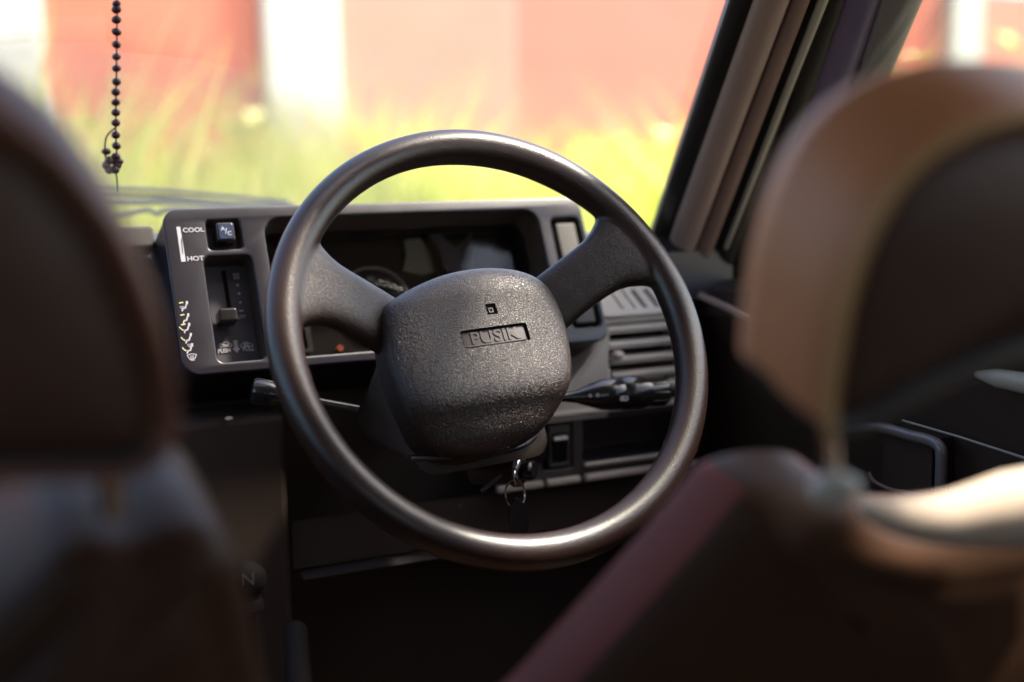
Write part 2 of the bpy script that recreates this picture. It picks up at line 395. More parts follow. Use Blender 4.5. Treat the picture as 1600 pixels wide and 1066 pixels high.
strip('door_seal', (1166, 300), (1280, 0), (1174, 300), (1297, 0), -0.008, 0.02, MT['seal'], body, 'thin pale edge of the door seal', round_=.5)
strip('door_seal', (1140, 385), (1294, 0), (1198, 385), (1322, 0), -0.018, 0.03, MT['rubber_and_shade'], body)
# windscreen: curved sheet
ws_top = Pb + pd*((0.37)/pd.z*1.0)
CX = 0.215
def ws(u, v):                                   # u -1..1 across, v 0..1 up
    hb, ht = Pb.x+0.0-CX, ws_top.x-CX
    x = CX + u*(hb*(1-v)+ht*v)
    y = (Pb.y+0.02+0.30*(1-u*u))*(1-v) + (ws_top.y+0.02+0.14*(1-u*u))*v
    z = (Pb.z-0.005)*(1-v) + ws_top.z*v
    return Vector((x, y, z))
V = [ws(-1+2*i/24, j/10) for j in range(11) for i in range(25)]; F = [(j*25+i, j*25+i+1, j*25+i+26, j*25+i+25) for j in range(10) for i in range(24)]
mesh('windscreen', V, F, SCREEN, body)
rings = [[ws(u, 1)+Vector(d) for d in ((0, 0.03, -0.01), (0, -0.05, -0.02), (0, -0.05, 0.03), (0, 0.03, 0.03))] for u in [-1+2*i/16 for i in range(17)]]
mesh('header_rail', *loft(rings), MT['liner'], body)
zt = ws_top.z + 0.02; rb = -1.5
xr_t = ws_top.x + 0.0
rings = []
for i in range(13):
    y = (ws_top.y-0.02) + (rb-ws_top.y+0.02)*i/12
    rings.append([Vector((CX+s_*(xr_t-CX+0.08), y, zt+0.05*(1-s_*s_)+dz)) for dz, ss in ((0, (-1, -.6, -.2, .2, .6, 1)), (0.03, (1, .6, .2, -.2, -.6, -1))) for s_ in ss])
mesh('roof', *loft(rings), MT['liner'], body)
mesh('floor', *box((LX, rb, 0.28), (DP, 1.75, 0.31)), MT['carpet'], body)
mesh('bulkhead', *box((LX, 1.72, 0.31), (DP, 1.75, 0.95)), MT['gap'], body)
mesh('rear_panel', *box((LX, rb-0.03, 0.31), (DP, rb, 1.08)), MT['liner'], body)
rw = mesh('rear_window', *box((LX+0.1, rb-0.02, 1.08), (DP-0.1, rb-0.012, zt)), GLASS, body, smooth=False)
for a, b_ in ((LX, LX+0.1), (DP-0.1, DP)):
    mesh('rear_pillar', *box((a, rb-0.03, 1.08), (b_, rb, zt+0.02)), MT['liner'], body)
# left side, outside the frame but it shades the cabin
for nm, lo_, hi, mt in (('side_panel', (LX-0.04, rb, 0.31), (LX, 1.70, 1.00), MT['dark']), 
                        ('side_pillar_blind', (LX-0.03, rb, 1.0), (LX, .22, zt), MT['liner'])):  # unseen pillar lengthened to cut sky light on the seats
    mesh(nm, *box(lo_, hi), mt, body)
mesh('side_window', *box((LX-0.02, .22, 1.0), (LX-0.015, 0.95, zt)), GLASS, body, smooth=False)
l_b, l_t = Vector((2*CX-Pb.x, Pb.y, Pb.z)), Vector((2*CX-ws_top.x, ws_top.y, ws_top.z))
mesh('left_pillar', *tube([l_b, l_t], 0.035, 8), MT['trim'], body)
mesh('rear_bench', *box((LX+.02, -1.3, .31), (DP-.02, -.75, .75)), MT['seat'], body)
# bonnet and cowl beyond the glass
V, F = [], []
for j in range(9):
    for i in range(13):
        u = -1+2*i/12; y = 1.66+0.12*j; V.append((CX+u*0.66, y-0.06*u*u, H0-0.18-0.028*j*j/8-0.03*u*u))
for j in range(8):
    for i in range(12): a = j*13+i; F.append((a, a+1, a+14, a+13))
k = len(V); V += [(v[0], v[1], v[2]-0.03) for v in V]; F += [tuple(i+k for i in f)[::-1] for f in F]
mesh('bonnet', V, F, MT['body'], body)
rings = [[Vector((CX+u*.62, 1.24+.30*(1-u*u)+dy, H0-.145-.02*u*u+dz)) for dy, dz in ((0, 0), (.15, -.005), (.15, -.04), (0, -.04))] for u in [-1+2*i/12 for i in range(13)]]
mesh('cowl', *loft(rings), MT['body'], body)

# right door -------------------------------------------------------
door = thing('front_door', 'dark driver side door with grey pull handle and violet grey window frame', 'door', (DP, 0.6, 0.4))
sill_z = H0 - 0.10
def dx(px, py, x=DP): return at_x(px, py, x)
# window frame front member (wide, painted), reaches from the sill up to the roof
strip('window_frame', (1222, 262), (1318, 0), (1300, 262), (1384, 0), -0.020, 0.03, MT['paint'], door, 'violet grey painted front edge of the window frame', round_=.12)
strip('window_frame', (1296, 262), (1380, 0), (1332, 262), (1446, 0), -0.014, 0.03, MT['paint2'], door, 'grey edge of the window frame', round_=.2)
strip('mirror_mount', (1100, 420), (1180, 250), (1198, 420), (1203, 250), -0.03, 0.03, MT['dark'], door, round_=.05)
strip('mirror_mount', (1190, 420), (1200, 325), (1330, 420), (1330, 325), -0.034, 0.03, MT['dark'], door, round_=.03, t0=-.8)
V, F = [], []
rings = []
for y, zz in ((-0.15, sill_z), (0.2, sill_z), (0.6, sill_z), (0.95, sill_z-.02), (1.22, sill_z-.04), (1.75, sill_z-.04)):
    rings.append([Vector((DP+0.03, y, zz-0.012)), Vector((DP-0.006, y, zz)), Vector((DP-0.03, y, zz-0.012)), Vector((DP-0.036, y, zz-0.04)), Vector((DP-0.02, y, zz-0.07)),
                  Vector((DP-0.005, y, zz-0.30)), Vector((DP-0.03, y, zz-0.36)), Vector((DP-0.03, y, 0.36)), Vector((DP+0.03, y, 0.36))])
mesh('door_panel', *loft(rings), MT['dark'], door)
mesh('side_panel', *box((DP-0.01, rb, 0.31), (DP+0.03, -0.155, 1.0)), MT['dark'], body)
mesh('side_pillar_blind', *box((DP-0.03, -0.16, 1.0), (DP, 0.22, zt)), MT['liner'], body)  # unseen pillar widened forward to keep sun off the seat back
mesh('side_pillar_blind', *box((DP-0.03, rb, 1.0), (DP, -.55, zt)), MT['liner'], body)  # unseen, added to close the rear quarter against light from behind
mesh('window_glass', *box((DP+0.0, 0.22, sill_z), (DP+0.004, 1.0, zt)), GLASS, door, smooth=False)
# pale tube added for the sunlit stretch of sill right of the headrest
p1, p2 = at_x(1526, 585, DP-.035), at_x(1640, 606, DP-.035)
mesh('ledge_sunlight', *tube([p1, p1.lerp(p2, .3), p1.lerp(p2, .7), p2], [.003, .008, .009, .009], 14), MT['seal'], door, label='pale strip added as the sunlit stretch of the door ledge')
# pull handle frame
hx = DP-0.045
pts = [at_x(*p, hx) for p in ((1330, 668), (1376, 668), (1420, 680), (1452, 688), (1468, 698), (1471, 715), (1470, 760), (1468, 820))]
mesh('door_pull', *tube(spline(pts, 4), 0.0052, 10), MT['paint2'], door, label='grey angular door pull')
mesh('door_pull_panel', *box((hx+.004, pts[3].y-.0, pts[3].z-.12), (hx+.03, pts[1].y, pts[3].z)), MT['dark'], door)
pts = [at_x(*p, hx+.0) for p in ((1358, 738), (1366, 752), (1390, 764), (1420, 770), (1460, 778))]
mesh('pull_lip', *tube(spline(pts, 4), 0.0016, 8), MT['trim'], door)
mesh('trim_line', *tube([at_x(1410, 657, hx+.01), at_x(1500, 683, hx+.01), at_x(1620, 722, hx+.01)], 0.0011, 6), MT['seal'], door)
mesh('armrest_edge', *tube([at_x(1095, 462, .80), at_x(1130, 478, .795), at_x(1180, 502, .79)], 0.004, 8), MT['trim'], door)

# ================================================================== WIPERS
def wiper(label, pts, r_, y, mt=MT['wiper']):
    P = [at_y(*p, yy) for p, yy in zip(pts, y)]
    w_ = thing('windscreen_wiper', label, 'wiper', P[0], 'windscreen wipers resting at the foot of the glass')
    mesh('wiper_arm', *tube(spline(P, 6), r_, 8), mt, w_)
    return w_, P
w1, P = wiper('long upper wiper blade lying across the foot of the windscreen', [(120, 297), (190, 295), (250, 297), (340, 305), (450, 315)], .0026, [1.60]*5)
mesh('blade', *tube([p+Vector((0, .004, -.008)) for p in spline(P, 3)], .0028, 6), MT['rubber_and_shade'], w1)
w2, P = wiper('cranked lower wiper arm with a bent elbow above the dashboard corner', [(120, 318), (200, 316), (300, 316), (460, 322)], .0036, [1.56, 1.56, 1.56, 1.56])
mesh('link_arm', *tube(spline([at_y(*p, 1.54) for p in ((150, 345), (200, 334), (232, 328), (246, 334), (262, 328), (330, 326), (420, 327))], 5), .0032, 8), MT['wiper'], w2)

# ================================================================== BEADS
BX = at_y(182, 0, 1.08)
beads = thing('bead_string', 'string of dark maroon beads hanging in front of the windscreen', 'bead string', at_y(182, 270, 1.08))
path = [at_y(x, y, 1.08) for x, y in ((184, -60), (183, 20), (182, 100), (181, 180), (181, 215), (183, 250), (180, 262), (174, 268), (168, 258), (164, 236), (166, 215), (176, 203), (181, 200))]
mesh('cord', *tube(spline(path, 4), .0007, 6), MT['bead'], beads)
mesh('cord', *tube([at_y(180, 262, 1.08), at_y(183, 280, 1.08), at_y(184, 300, 1.08)], .0006, 6), MT['bead'], beads)
def sphere(c, r_, sq=1.0, n=12):
    c = Vector(c); return loft([[c+Vector((math.cos(2*math.pi*k/n)*math.sin(a)*r_, math.sin(2*math.pi*k/n)*math.sin(a)*r_, math.cos(a)*r_*sq)) for k in range(n)] for a in [math.pi*(i+.02)/8.04 for i in range(9)]])
bv, bf = sphere((0, 0, 0), .0037, .85)
bmesh0 = None
spots = [(182, y) for y in (-28, -11, 6, 15, 31, 50, 70, 89, 107, 128)] + [(181, y) for y in (144, 160, 176, 192, 211)] + [(182, 228), (181, 245), (166, 237), (186, 253)]
spots[6:6] = []
for k, (x, y) in enumerate(spots):
    p = at_y(x, y, 1.08)
    if bmesh0 is None:
        o = mesh('bead', bv, bf, MT['bead'], beads); bmesh0 = o; o.matrix_parent_inverse = Matrix.Identity(4)
    else:
        o = bmesh0.copy(); COL.objects.link(o); o.parent = beads
    o.location = p - beads.location; s_ = 1.0 + (0.12 if y in (15, 31, 50) else 0)*1.0; o.scale = (s_, s_, s_*random.uniform(.9, 1.1)); o.rotation_euler = (random.uniform(-.3, .3), random.uniform(-.3, .3), 0)
petals = []
for k in range(6):
    a = k/6*6.283; c = at_y(175, 258, 1.08); d = Vector((math.cos(a), .3*math.sin(a*2), math.sin(a)))
    petals.append(sphere(c+d*.0042, .0036, 1, 8))
mesh('flower_charm', *cat_mesh(petals), MT['bead'], beads, label='small knotted flower charm at the foot of the string')

# ================================================================== DASHBOARD
dash = thing('dashboard', 'dark grey dashboard with boxy instrument hood and white heater lettering', 'dashboard', (0.4, 1.3, 0.6))
D = Frame((0.2257, 1.1434, H0-0.1879), 24.29)
BW, BH = 0.4396, 0.1617
outer = rrect(0, 0, BW, BH, 0.016, 8)
h_ac = rrect(.0392, .1196, .0708, .1486, .003); h_re = rrect(.0325, .0105, .0775, .1125, .006)
h_cl = rrect(.0940, .0100, .3860, .1490, .016, 8); h_sw = rrect(.4000, .0160, .4335, .1385, .006)
face = plate('hood_face', [outer, h_ac, h_re, h_cl, h_sw], D, 0, .006, MT['dash'], dash, bev=.0022, label='dark face frame of the instrument hood')
ins = lambda a: rrect(a, a, BW-a, BH-a, .016-a*.5, 8)
plate('hood_shell', [rrect(.0006, .0006, BW-.0006, BH-.0006, .0155, 8), ins(.004)], D, -.0045, .12, MT['dash'], dash)
def recess(nm, x0, y0, x1, y1, r_, depth, mt_w, mt_b, par):
    e = .0012
    plate(nm+'_wall', [rrect(x0-e, y0-e, x1+e, y1+e, r_+e), rrect(x0+.0003, y0+.0003, x1-.0003, y1-.0003, r_)], D, -.0045, depth, mt_w, par)
    return plate(nm+'_floor', [rrect(x0-e, y0-e, x1+e, y1+e, r_)], D, -.0045-depth+.0005, .002, mt_b, par)
# A/C button
recess('button_pocket', .0392, .1196, .0708, .1486, .003, .014, MT['dark'], MT['recess'], face)
btn = plate('button', [rrect(.0468, .1252, .0640, .1440, .0028)], D, .006, .018, MT['gloss'], face, bev=.0022, label='square A/C push button')
plate('button_face', [rrect(.0490, .1276, .0618, .1416, .0018)], D, .0063, .0008, MT['blue'], face)
text('lettering', 'A', D, .0527, .1370, .0058, .0066, MT['ink'], face, label='letter A of A/C on the button', bold=.00008)
text('lettering', '/', D, .0554, .1346, .0085, .0066, MT['ink'], face, bold=.00008)
text('lettering', 'C', D, .0584, .1322, .0058, .0066, MT['ink'], face, label='letter C of A/C on the button', bold=.00008)
# temperature print
text('lettering', 'COOL', D, .0268, .1392, .0062, .0003, MT['ink'], face, sx=1.12, bold=.00012, label='white word COOL')
text('lettering', 'HOT', D, .0250, .1110, .0064, .0003, MT['ink'], face, sx=1.15, bold=.00012, label='white word HOT')
plate('temperature_scale', [[(.0118, .1087), (.0160, .1087), (.0152, .1430), (.0118, .1430)]], D, .0004, .0006, MT['ink'], face, label='white wedge between COOL and HOT')
plate('temperature_slit', [[(.0139, .1165), (.0145, .1165), (.0152, .1330), (.0143, .1300)]], D, .0007, .0006, MT['dash'], face)
# airflow pictograms
def seg(pts, w_, z, mt, par, nm='pictogram', lab=None):
    parts = []
    for a, b_ in zip(pts[:-1], pts[1:]):
        ax, ay = a; bx, by = b_; L = math.hypot(bx-ax, by-ay) or 1e-6; nx, ny = -(by-ay)/L*w_/2, (bx-ax)/L*w_/2
        ex, ey = (bx-ax)/L*w_*.3, (by-ay)/L*w_*.3
        q = [(ax+nx-ex, ay+ny-ey), (ax-nx-ex, ay-ny-ey), (bx-nx+ex, by-ny+ey), (bx+nx+ex, by+ny+ey)]
        V = [D(*p, z) for p in q]+[D(*p, z-.0006) for p in q]
        parts.append((V, [(0, 1, 2, 3), (7, 6, 5, 4), (0, 4, 5, 1), (1, 5, 6, 2), (2, 6, 7, 3), (3, 7, 4, 0)]))
    return parts
icons = [((287, 478)), ((289, 497)), ((290.5, 512)), ((293, 528)), ((295, 544))]
for k, p in enumerate(icons):
    cx, cy = D.px(*p); parts = []
    q = lambda *a: [(cx+x*.001, cy+y*.001) for x, y in a]
    parts += seg(q((3.4, 3.6), (3.0, 1.6)), .0018, .0004, None, None)
    parts += seg(q((2.2, 0.6), (1.2, -2.2), (-1.0, -2.6), (-2.0, -4.8)), .0013, .0004, None, None)
    mesh('pictogram', *cat_mesh(parts), MT['ink'], face, smooth=False, label='white seated figure airflow symbol')
    yp = []
    if k in (0, 1, 2): yp += seg(q((-3.6, 2.8), (-.4, 3.2)), .0011, .0005, None, None)
    if k in (2, 3, 4): yp += seg(q((-5.6, .6), (-4.6, -1.0), (-2.8, -2.4)), .0011, .0005, None, None)
    if yp: mesh('pictogram', *cat_mesh(yp), MT['ink_y'], face, smooth=False, label='yellow airflow arrow')
def demist(cx, cy, s_, mt=MT['ink']):
    q = lambda *a: [(cx+x*s_, cy+y*s_) for x, y in a]
    parts = seg(q((-1, .45), (-.5, .62), (0, .68), (.5, .62), (1, .45), (.55, -.45), (0, -.55), (-.55, -.45), (-1, .45)), s_*.16, .0004, None, None)
    for dx_ in (-.4, 0, .4): parts += seg(q((dx_, .3), (dx_*.7+.08, 0), (dx_*.7-.05, -.25), (dx_*.7, -.85)), s_*.13, .0005, None, None)
    mesh('pictogram', *cat_mesh(parts), mt, face, smooth=False, label='windscreen demist symbol')
demist(*D.px(300, 558), .0042); demist(*D.px(284.5, 481), .0020)
cxy = D.px(298, 540); demist(cxy[0]-.001, cxy[1], .0020)
# fan slider recess
RD = .024
rf = recess('fan_recess', .0325, .0105, .0775, .1125, .006, RD, MT['dark'], MT['recess'], face)
Z2 = -.0045-RD+.0005
def pz(x, y, z=Z2): return D.px(x, y, z)
a0, a1 = pz(349, 428), pz(357, 482)
plate('slider_slot', [[(a0[0]-.0016, a0[1]+.003), (a0[0]+.0022, a0[1]+.003), (a1[0]+.0030, a1[1]-.006), (a1[0]-.0010, a1[1]-.006)]], D, Z2+.0006, .0006, MT['gap'], face)
kx, ky = D.px(357, 492, -.006)
plate('slider_knob', [rrect(kx-.0085, ky-.0065, kx+.0085, ky+.0065, .0022)], D, -.004, .020, MT['gloss'], face, bev=.0022, label='glossy black fan slider knob')
for p, r_ in (((371, 446), .0013), ((373.5, 459), .0013), ((375.5, 473), .0010)):
    plate('scale_dot', [circ(*pz(*p), r_, 14)], D, Z2+.0008, .0006, MT['ink'], face)
c_ = pz(377, 486); plate('scale_dot', [rrect(c_[0]-.002, c_[1]-.0006, c_[0]+.002, c_[1]+.0006, .0002)], D, Z2+.0008, .0006, MT['ink'], face)
c_ = pz(369, 432)
for dx_, dy_ in ((-.0016, .0016), (.0016, .0016), (-.0016, -.0016), (.0016, -.0016)):
    plate('fan_symbol', [circ(c_[0]+dx_, c_[1]+dy_, .0014, 12)], D, Z2+.0008, .0006, MT['ink'], face)
c_ = pz(377, 496); text('lettering', 'OFF', D, c_[0]-.001, c_[1], .0056, Z2+.0008, MT['ink'], face, sx=1.1, label='word OFF partly behind the slider knob')
c_ = pz(350, 549); text('lettering', 'PUSH', D, c_[0], c_[1], .0058, Z2+.0008, MT['ink'], face, sx=.88, bold=.0001, label='white word PUSH')
c_ = pz(388, 546); text('lettering', 'PULL', D, c_[0], c_[1], .0058, Z2+.0008, MT['ink'], face, sx=.88, bold=.0001, label='white word PULL')
c_ = pz(369, 543); x, y = c_
plate('arrow_print', [[(x-.0018, y+.0065), (x+.0018, y+.0065), (x+.0018, y-.001), (x+.0036, y-.001), (x, y-.0055), (x-.0036, y-.001), (x-.0018, y-.001)]], D, Z2+.0008, .0006, MT['ink'], face, label='white arrow pointing down')
for dy_ in (.0045, .0027, .0009): plate('arrow_gap', [rrect(x-.0018, y+dy_-.0002, x+.0018, y+dy_+.0002, .0001)], D, Z2+.0011, .0004, MT['recess'], face)
for cxp, fl in ((352, 1), (385, -1)):
    cx, cy = pz(cxp, 539)
    parts = seg([(cx+fl*a*.001, cy+b_*.001) for a, b_ in ((-6, -1.8), (-6, .2), (-3, .8), (-1, 2.4), (2.5, 2.4), (4.5, .8), (5.8, .2), (5.8, -1.8), (-6, -1.8))], .0005, Z2+.0008, None, None)
    parts += seg([(cx-.005, cy+.001), (cx+.001, cy-.001), (cx+.003, cy+.0004)] if fl == 1 else [(cx+.002, cy-.0008), (cx-.002, cy-.0008), (cx-.002, cy+.001), (cx+.001, cy+.001)], .0011, Z2+.001, None, None)
    mesh('car_symbol', *cat_mesh(parts), MT['ink'], face, smooth=False, label='fresh air symbol' if fl == 1 else 'recirculation symbol')
# blank switches at the right end of the hood (two)
recess('switch_pocket', .4000, .0160, .4335, .1385, .006, .014, MT['dark'], MT['gap'], dash)
for y0, y1 in ((.0800, .1325), (.0215, .0740)):
    plate('rocker_switch', [rrect(.4060, y0, .4290, y1, .002)], D, -.002, .012, MT['switch'], dash, bev=.0016, label='pale grey blank rocker switch in the hood end')
# instrument cluster
CD = .062
plate('cluster_wall', [rrect(.0928, .0088, .3872, .1502, .017, 8), rrect(.0943, .0103, .3857, .1487, .016, 8)], D, -.0045, CD, MT['dark'], dash)
clus = plate('instrument_cluster', [rrect(.0928, .0088, .3872, .1502, .016, 8)], D, -.0045-CD, .003, MT['dial'], dash, label='black instrument cluster behind the wheel')
ZC = -.0045-CD+.003
def cz(x, y, z=ZC): return D.px(x, y, z)
sx_, sy0 = cz(586, 475)
def ring2(cx, cy, r_, w_, n=40): return [circ(cx, cy, r_, n), circ(cx, cy, r_-w_, n)]
plate('speedometer_ring', ring2(sx_, sy0, .040, .0022), D, ZC+.003, .004, MT['ink_d'], clus, bev=.0005)
plate('speedometer_dial', [circ(sx_, sy0, .0365)], D, ZC+.0012, .001, MT['dial'], clus)
for k in range(9):
    a = R(225-33.75*k); text('dial_numeral', str(k*20), D, sx_+.027*math.cos(a), sy0+.027*math.sin(a), .0075, ZC+.0016, MT['ink_d'], clus)
a0, a1 = cz(632, 372), cz(672, 424)
P = [cz(*p) for p in ((630, 378), (655, 374), (668, 385), (680, 425), (660, 432), (628, 425), (634, 400))]
mesh('needle', *tube([D(sx_, sy0, ZC+.003), D(sx_-.024, sy0+.016, ZC+.003)], .0006, 6), MT['lamp'], clus)
plate('cluster_light_patch', [P], D, ZC+.002, .002, MT['ivory'], clus, label='ivory curved patch painted as light on the cluster')  # patch of light on the dials, built as a pale plate
P = [cz(*p) for p in ((657, 368), (668, 372), (684, 395), (694, 440), (682, 440), (672, 400))]
plate('gauge_bezel', [P], D, ZC+.006, .006, MT['gap'], clus)
P = [cz(*p) for p in ((668, 365), (735, 360), (744, 440), (696, 440), (688, 400))]
plate('lit_gauge_face', [P], D, ZC+.002, .002, MT['greyd'], clus, label='gauge face coloured grey as if lit, with a dark curved top')  # lighter grey paints the light falling on this dial
P = [cz(*p) for p in ((684, 358), (735, 355), (728, 372), (712, 388), (696, 376))]
plate('gauge_mask', [P], D, ZC+.0026, .002, MT['gap'], clus)
plate('trip_knob', [circ(*cz(697, 425), .0035, 16)], D, ZC+.008, .008, MT['greyd'], clus, bev=.001)
plate('screw', [circ(*cz(750, 345), .0035, 16)], D, ZC+.006, .006, MT['ink_d'], clus, bev=.001)
c_ = cz(468, 530); plate('clock_frame', [rrect(c_[0]-.016, c_[1]-.015, c_[0]+.011, c_[1]+.013, .002), rrect(c_[0]-.012, c_[1]-.011, c_[0]+.006, c_[1]+.009, .001)], D, ZC+.004, .004, MT['greyd'], clus)
c_ = cz(531, 548); plate('warning_lamp', [circ(c_[0], c_[1]+.002, .0035, 14)], D, ZC+.003, .004, MT['lamp'], clus, label='small orange red warning lens')
plate('instrument_lens', [rrect(.0945, .0105, .3855, .1485, .015, 8)], D, -.040, .001, LENS, dash)

# main body of the dashboard: profile swept across the car
def sweep(name, prof, x0, x1, mt, par, nx=2, label=None):
    rings = [[Vector((x0+(x1-x0)*i/nx, y, H0+z)) for y, z in prof] for i in range(nx+1)]
    return mesh(name, *loft(rings), mt, par, label=label, angle=30)
sweep('dash_top', [(1.26, -.105), (1.285, -.082), (1.33, -.074), (1.52, -.078), (1.60, -.10), (1.60, -.16), (1.26, -.16)], LX, .62, MT['dash'], dash)
sweep('dash_top', [(1.20, -.105), (1.215, -.088), (1.25, -.082), (1.30, -.085), (1.33, -.10), (1.33, -.16), (1.20, -.16)], .6202, DP-.001, MT['dash'], dash)
sweep('dash_body', [(1.27, -.161), (1.27, -.20), (1.235, -.24), (1.235, -.60), (1.60, -.60), (1.60, -.161)], LX, DP-.001, MT['dark'], dash)
# passenger side vent with a light rim, just left of the hood
p = at_y(232, 372, 1.24)
plate('vent_frame', [rrect(-.045, -.010, .008, .012, .004)], Frame((p.x, 1.252, p.z), 20), 0, .03, MT['switch'], dash, bev=.003, label='pale end of the middle vent left of the hood')
# right hand side vent group, grey
vx0, vx1 = .672, .800
VF = Frame((vx0, 1.165, H0-.245), 12)
WV, HV = vx1-vx0, .082
plate('vent_housing', [rrect(0, -.006, WV, HV, .016, 8), rrect(.010, .006, WV-.020, .070, .004)], VF, 0, .05, MT['dash_l'], dash, bev=.006, label='grey housing of the right hand air vent')
plate('vent_cavity', [rrect(.006, .003, WV-.016, .074, .004)], VF, -.045, .002, MT['gap'], dash)
for k in range(4):
    y = .014+.0165*k
    rings = [[VF(x, y+a, b_) for a, b_ in ((-.0042, -.001), (.0, .0025), (.0036, .0005), (.008, -.028), (.002, -.030))] for x in (.0102, WV-.0205)]
    mesh('vent_slat', *loft(rings), MT['dash_l'], dash, angle=50)
mesh('vent_tab', *sphere(VF(.017, .036, .004), .007, .7, 12), MT['dash_l'], dash)
# demister grille on the upper slope
GF = Frame(VF(0.004, .078, .006), X=(1, 0, 0), Y=(0, .62, .78))
plate('demister_grille', [rrect(0, 0, WV-.012, .040, .004)] + [[(x+.012, .008), (x+.018, .008), (x+.010, .032), (x+.004, .032)] for x in (.040, .056, .072, .088)], GF, .0, .008, MT['dash_l'], dash, bev=.001, label='slotted pale demister grille')
plate('grille_back', [rrect(.002, .002, WV-.014, .038, .004)], GF, -.009, .002, MT['gap'], dash)
for x in (.016, .031): plate('grille_rib', [[(x+.010, .008), (x+.012, .008), (x+.004, .032), (x+.002, .032)]], GF, .0012, .002, MT['seal'], dash)
# curved fillet between hood and lower panel
rings = []
for k in range(9):
    t_ = k/8; x = .560+.118*t_; z = H0-.262+.085*t_**2.2
    rings.append([Vector((x, 1.20, z+.006)), Vector((x, 1.172, z)), Vector((x, 1.168, z-.008)), Vector((x, 1.172, H0-.275)), Vector((x, 1.20, H0-.275))])
mesh('cowl_fillet', *loft(rings), MT['dash_l'], dash)
# lower switch panel
LP = Frame((0, 1.1728, H0), 0)
def lp(px, py, z=0): return LP.px(px, py, z)
x_l = .545; z1, z2 = -.267, -.332
sw = [rrect(.603, -.3265, .627, -.2795, .002), rrect(.5615, -.3265, .5935, -.2795, .002)]
holes = [rrect(.562, -.326, .594, -.2770, .002), rrect(.6005, -.3265, .636, -.2770, .002), rrect(.648, -.320, .775, -.2770, .003)]
lowp = plate('switch_panel', [rrect(x_l, -.345, .79, -.2665, .004)] + holes, LP, 0, .006, MT['panel'], dash, bev=.0015)
for a, b_, c_, d_ in ((.562, -.326, .594, -.277), (.6005, -.3265, .636, -.277)):
    plate('switch_recess', [rrect(a-.001, b_-.001, c_+.001, d_+.001, .002)], LP, -.012, .002, MT['gap'], lowp)
plate('shelf_back', [rrect(.647, -.322, .776, -.276, .003)], LP, -.045, .002, MT['dark'], lowp)
mesh('shelf_floor', *box((.648, 1.172, H0-.3225), (.775, 1.218, H0-.3195)), MT['dash'], lowp)
for yy, h_, pr in ((-.2665, .0032, .006), (-.3385, .0036, .007)):
    xs = ((x_l+.045, .79),) if yy > -.3 else ((x_l, .598), (.602, .642), (.648, .79))
    for a, b_ in xs: plate('rail', [rrect(a, yy-h_, b_, yy+h_, .0025)], LP, pr, pr, MT['dash_l'], lowp, bev=.0022)
plate('rail', [rrect(.648, -.3265, .79, -.3225, .0015)], LP, .006, .006, MT['dash_l'], lowp, bev=.0015)
def rocker(x0, y0, x1, y1, lab):
    s_ = plate('rocker_switch', [rrect(x0, y0, x1, y1, .0015), rrect(x0+.003, y0+.004, x1-.003, y1-.008, .001)], LP, .001, .008, MT['switch'], lowp, bev=.0008, label=lab)
    rings = [[Vector((x, 1.1728-b_, H0+a)) for a, b_ in ((y0+.004, -.004), (y0+.005, .0), (y1-.016, .0045), (y1-.0135, .0055), (y1-.010, .003), (y1-.009, -.004))] for x in (x0+.0045, x1-.0045)]
    mesh('rocker', *loft(rings), MT['gloss'], lowp, angle=30)
rocker(.607, -.3235, .632, -.280, 'black rocker switch right of the ignition')
rocker(.566, -.322, .588, -.280, 'rocker switch partly behind the steering column')
mesh('choke_knob', *lathe((.583, 1.172, H0-.300), (.583, 1.14, H0-.302), [(0, .004), (.012, .004), (.013, .009), (.02, .010), (.026, .009), (.027, 0)]), MT['dash'], dash)
# knee panel below, with its thin lower ledge
kn = plate('knee_panel', [rrect(.33, -.395, .79, -.347, .003)], LP, -.012, .004, MT['dark'], dash)
rings = [[Vector((x, 1.1728-b_, H0+a)) for a, b_ in ((-.4010, -.03), (-.4010, .006), (-.3998, .008), (-.3985, .006), (-.398, -.03))] for x in (.335, .55, .79)]
mesh('knee_ledge', *loft(rings), MT['badge'], dash)
text('lettering', 'FUSE  RANGE', LP, .562, -.3835, .0045, -.0115, MT['ink_d'], kn, sx=1.3, label='faint line of small lettering') if False else None
# centre stack edges, dim
mesh('centre_console', *box((.06, 1.17, .45), (.325, 1.30, H0-.235)), MT['dark'], dash); bevel(bpy.context.scene.objects['centre_console'], .008)
p = at_y(358, 654, 1.168); mesh('console_screw', *sphere(p, .004, .5, 10), MT['dash_l'], dash)
# passenger side ledges at the far left
P1, P2 = at_y(-60, 735, 1.16), at_y(72, 726, 1.16)
mesh('passenger_ledge', *tube([P1, P2], .0022, 8), MT['dash_l'], dash)
P1, P2 = at_y(-60, 697, 1.19), at_y(20, 692, 1.19)
mesh('passenger_ledge', *tube([P1, P2], .0022, 8), MT['dash_l'], dash)

